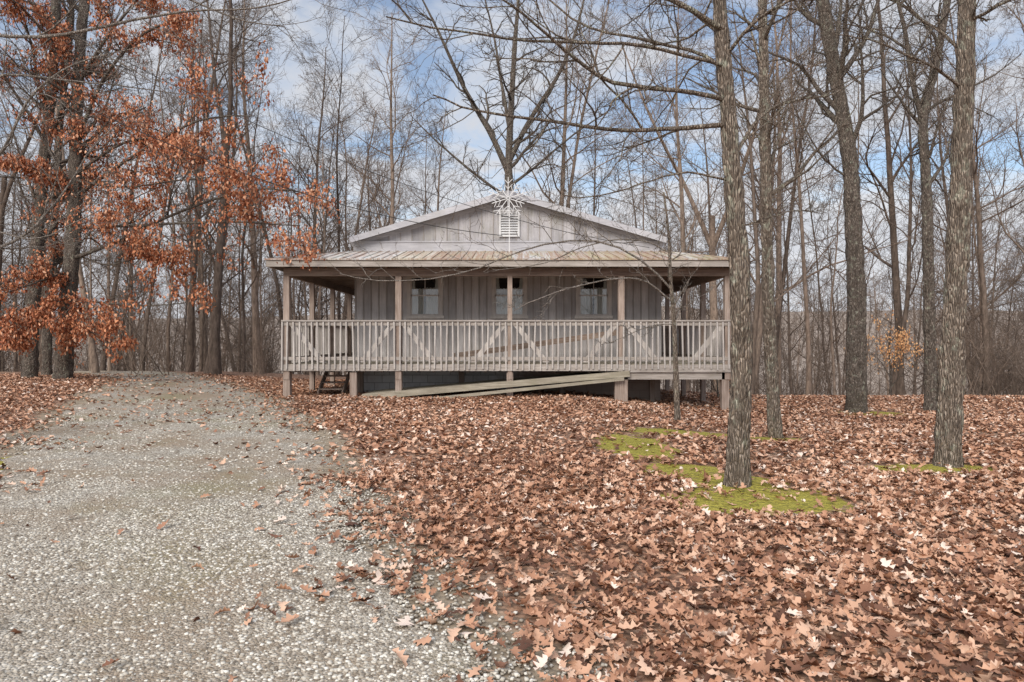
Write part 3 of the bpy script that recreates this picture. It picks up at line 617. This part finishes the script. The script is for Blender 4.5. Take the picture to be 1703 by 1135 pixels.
# snowflake ornament
w=MB(); sc=Vector(P(845,330,17.6)); R=.54
for i in range(10):
    a=i/10*2*math.pi+.31; d=Vector((math.cos(a),0,math.sin(a))); n_=Vector((-math.sin(a),0,math.cos(a))); RR_=R if i%2==0 else R*.82
    w.beam(sc,sc+d*RR_,.018,.024,(0,1,0))
    for f in (.45,.7):
        for sg in (-1,1): w.beam(sc+d*RR_*f,sc+d*RR_*(f+.22)+n_*sg*.11,.014,.02,(0,1,0))
w.obj('snowflake_ornament',M['pale'],None)
w=MB(); w.beam((-.07,17.62,3.75),(-.07,17.62,5.2),.02,.02); o=w.obj('ornament_pole',M['pale'],bpy.data.objects['snowflake_ornament'])
# cables
def cable(a,b,sag,r,name='power_line'):
    t=np.linspace(0,1,40)[:,None]; a=np.array(a);b=np.array(b); p=a*(1-t)+b*t; p[:,2]-=sag*4*(t*(1-t))[:,0]
    V,Q=tubes([(p[None],np.full((1,40),r),6)]); add_obj(name,qmesh(name,V,Q,None,True),None,M['cable'])
cable(P(-300,-60,12),P(835,392,17.9),.9,.009)
cable(P(-250,-160,12),P(1080,412,17.9),1.0,.007)
# ---------- world & light
EL=33; AZ=203
W=bpy.data.worlds.new('World'); bpy.context.scene.world=W; W.use_nodes=True; nt=W.node_tree; nd=nt.nodes; lk=nt.links
bg=nd['Background']; out=nd['World Output']
sky=nd.new('ShaderNodeTexSky'); sky.sky_type='NISHITA'; sky.sun_disc=False; sky.sun_elevation=math.radians(EL); sky.sun_rotation=math.radians(AZ); sky.air_density=1.0; sky.dust_density=.5
lk.new(sky.outputs[0],bg.inputs[0]); bg.inputs[1].default_value=.15
tc=nd.new('ShaderNodeTexCoord'); sp=nd.new('ShaderNodeSeparateXYZ'); lk.new(tc.outputs['Generated'],sp.inputs[0])
def mth(op,a,b):
    m=nd.new('ShaderNodeMath'); m.operation=op
    for i,v in ((0,a),(1,b)):
        if hasattr(v,'is_output'): lk.new(v,m.inputs[i])
        else: m.inputs[i].default_value=v
    return m.outputs[0]
zz=mth('MAXIMUM',sp.outputs[2],0)
dz=mth('ADD',zz,.18); cb=nd.new('ShaderNodeCombineXYZ'); lk.new(mth('DIVIDE',sp.outputs[0],dz),cb.inputs[0]); lk.new(mth('DIVIDE',sp.outputs[1],dz),cb.inputs[1])
n1=nd.new('ShaderNodeTexNoise'); n1.inputs['Scale'].default_value=1.7; n1.inputs['Detail'].default_value=8; n1.inputs['Roughness'].default_value=.6; n1.inputs['Distortion'].default_value=.5; lk.new(cb.outputs[0],n1.inputs['Vector'])
rp=nd.new('ShaderNodeValToRGB'); rp.color_ramp.elements[0].position=.43; rp.color_ramp.elements[1].position=.58; rp.color_ramp.elements[0].color=(.14,.14,.14,1)
hz=mth('MULTIPLY',mth('MAXIMUM',mth('SUBTRACT',.26,zz),0),1.5)
lk.new(mth('ADD',n1.outputs['Fac'],hz),rp.inputs[0])
b2=nd.new('ShaderNodeBackground')
r2=nd.new('ShaderNodeValToRGB'); r2.color_ramp.elements[0].position=.48; r2.color_ramp.elements[1].position=.70; r2.color_ramp.elements[0].color=(.88,.90,.95,1); r2.color_ramp.elements[1].color=(.62,.65,.72,1); lk.new(n1.outputs['Fac'],r2.inputs[0]); lk.new(r2.outputs[0],b2.inputs[0])
lk.new(mth('ADD',.88,mth('MULTIPLY',mth('MAXIMUM',mth('SUBTRACT',zz,.5),0),4.5)),b2.inputs[1])
mx=nd.new('ShaderNodeMixShader'); lk.new(rp.outputs[0],mx.inputs[0]); lk.new(bg.outputs[0],mx.inputs[1]); lk.new(b2.outputs[0],mx.inputs[2]); lk.new(mx.outputs[0],out.inputs[0])
sl_=bpy.data.lights.new('sun','SUN'); sl_.energy=3.1; sl_.angle=math.radians(28); sl_.color=(1,.93,.84); so=bpy.data.objects.new('sun',sl_); bpy.context.scene.collection.objects.link(so)
dirv=Vector((math.sin(math.radians(AZ)),math.cos(math.radians(AZ)),math.tan(math.radians(EL)))); so.rotation_euler=dirv.to_track_quat('Z','Y').to_euler(); so.location=(0,-10,20)
cam=bpy.data.cameras.new('camera'); cam.lens=24; cam.sensor_width=36; cam.clip_end=2000; co=bpy.data.objects.new('camera',cam); co.location=(0,0,1.5); co.rotation_euler=(math.radians(90),0,0); bpy.context.scene.collection.objects.link(co); bpy.context.scene.camera=co
sc_=bpy.context.scene; sc_.view_settings.view_transform='Standard'; sc_.view_settings.look='None'; sc_.view_settings.exposure=0
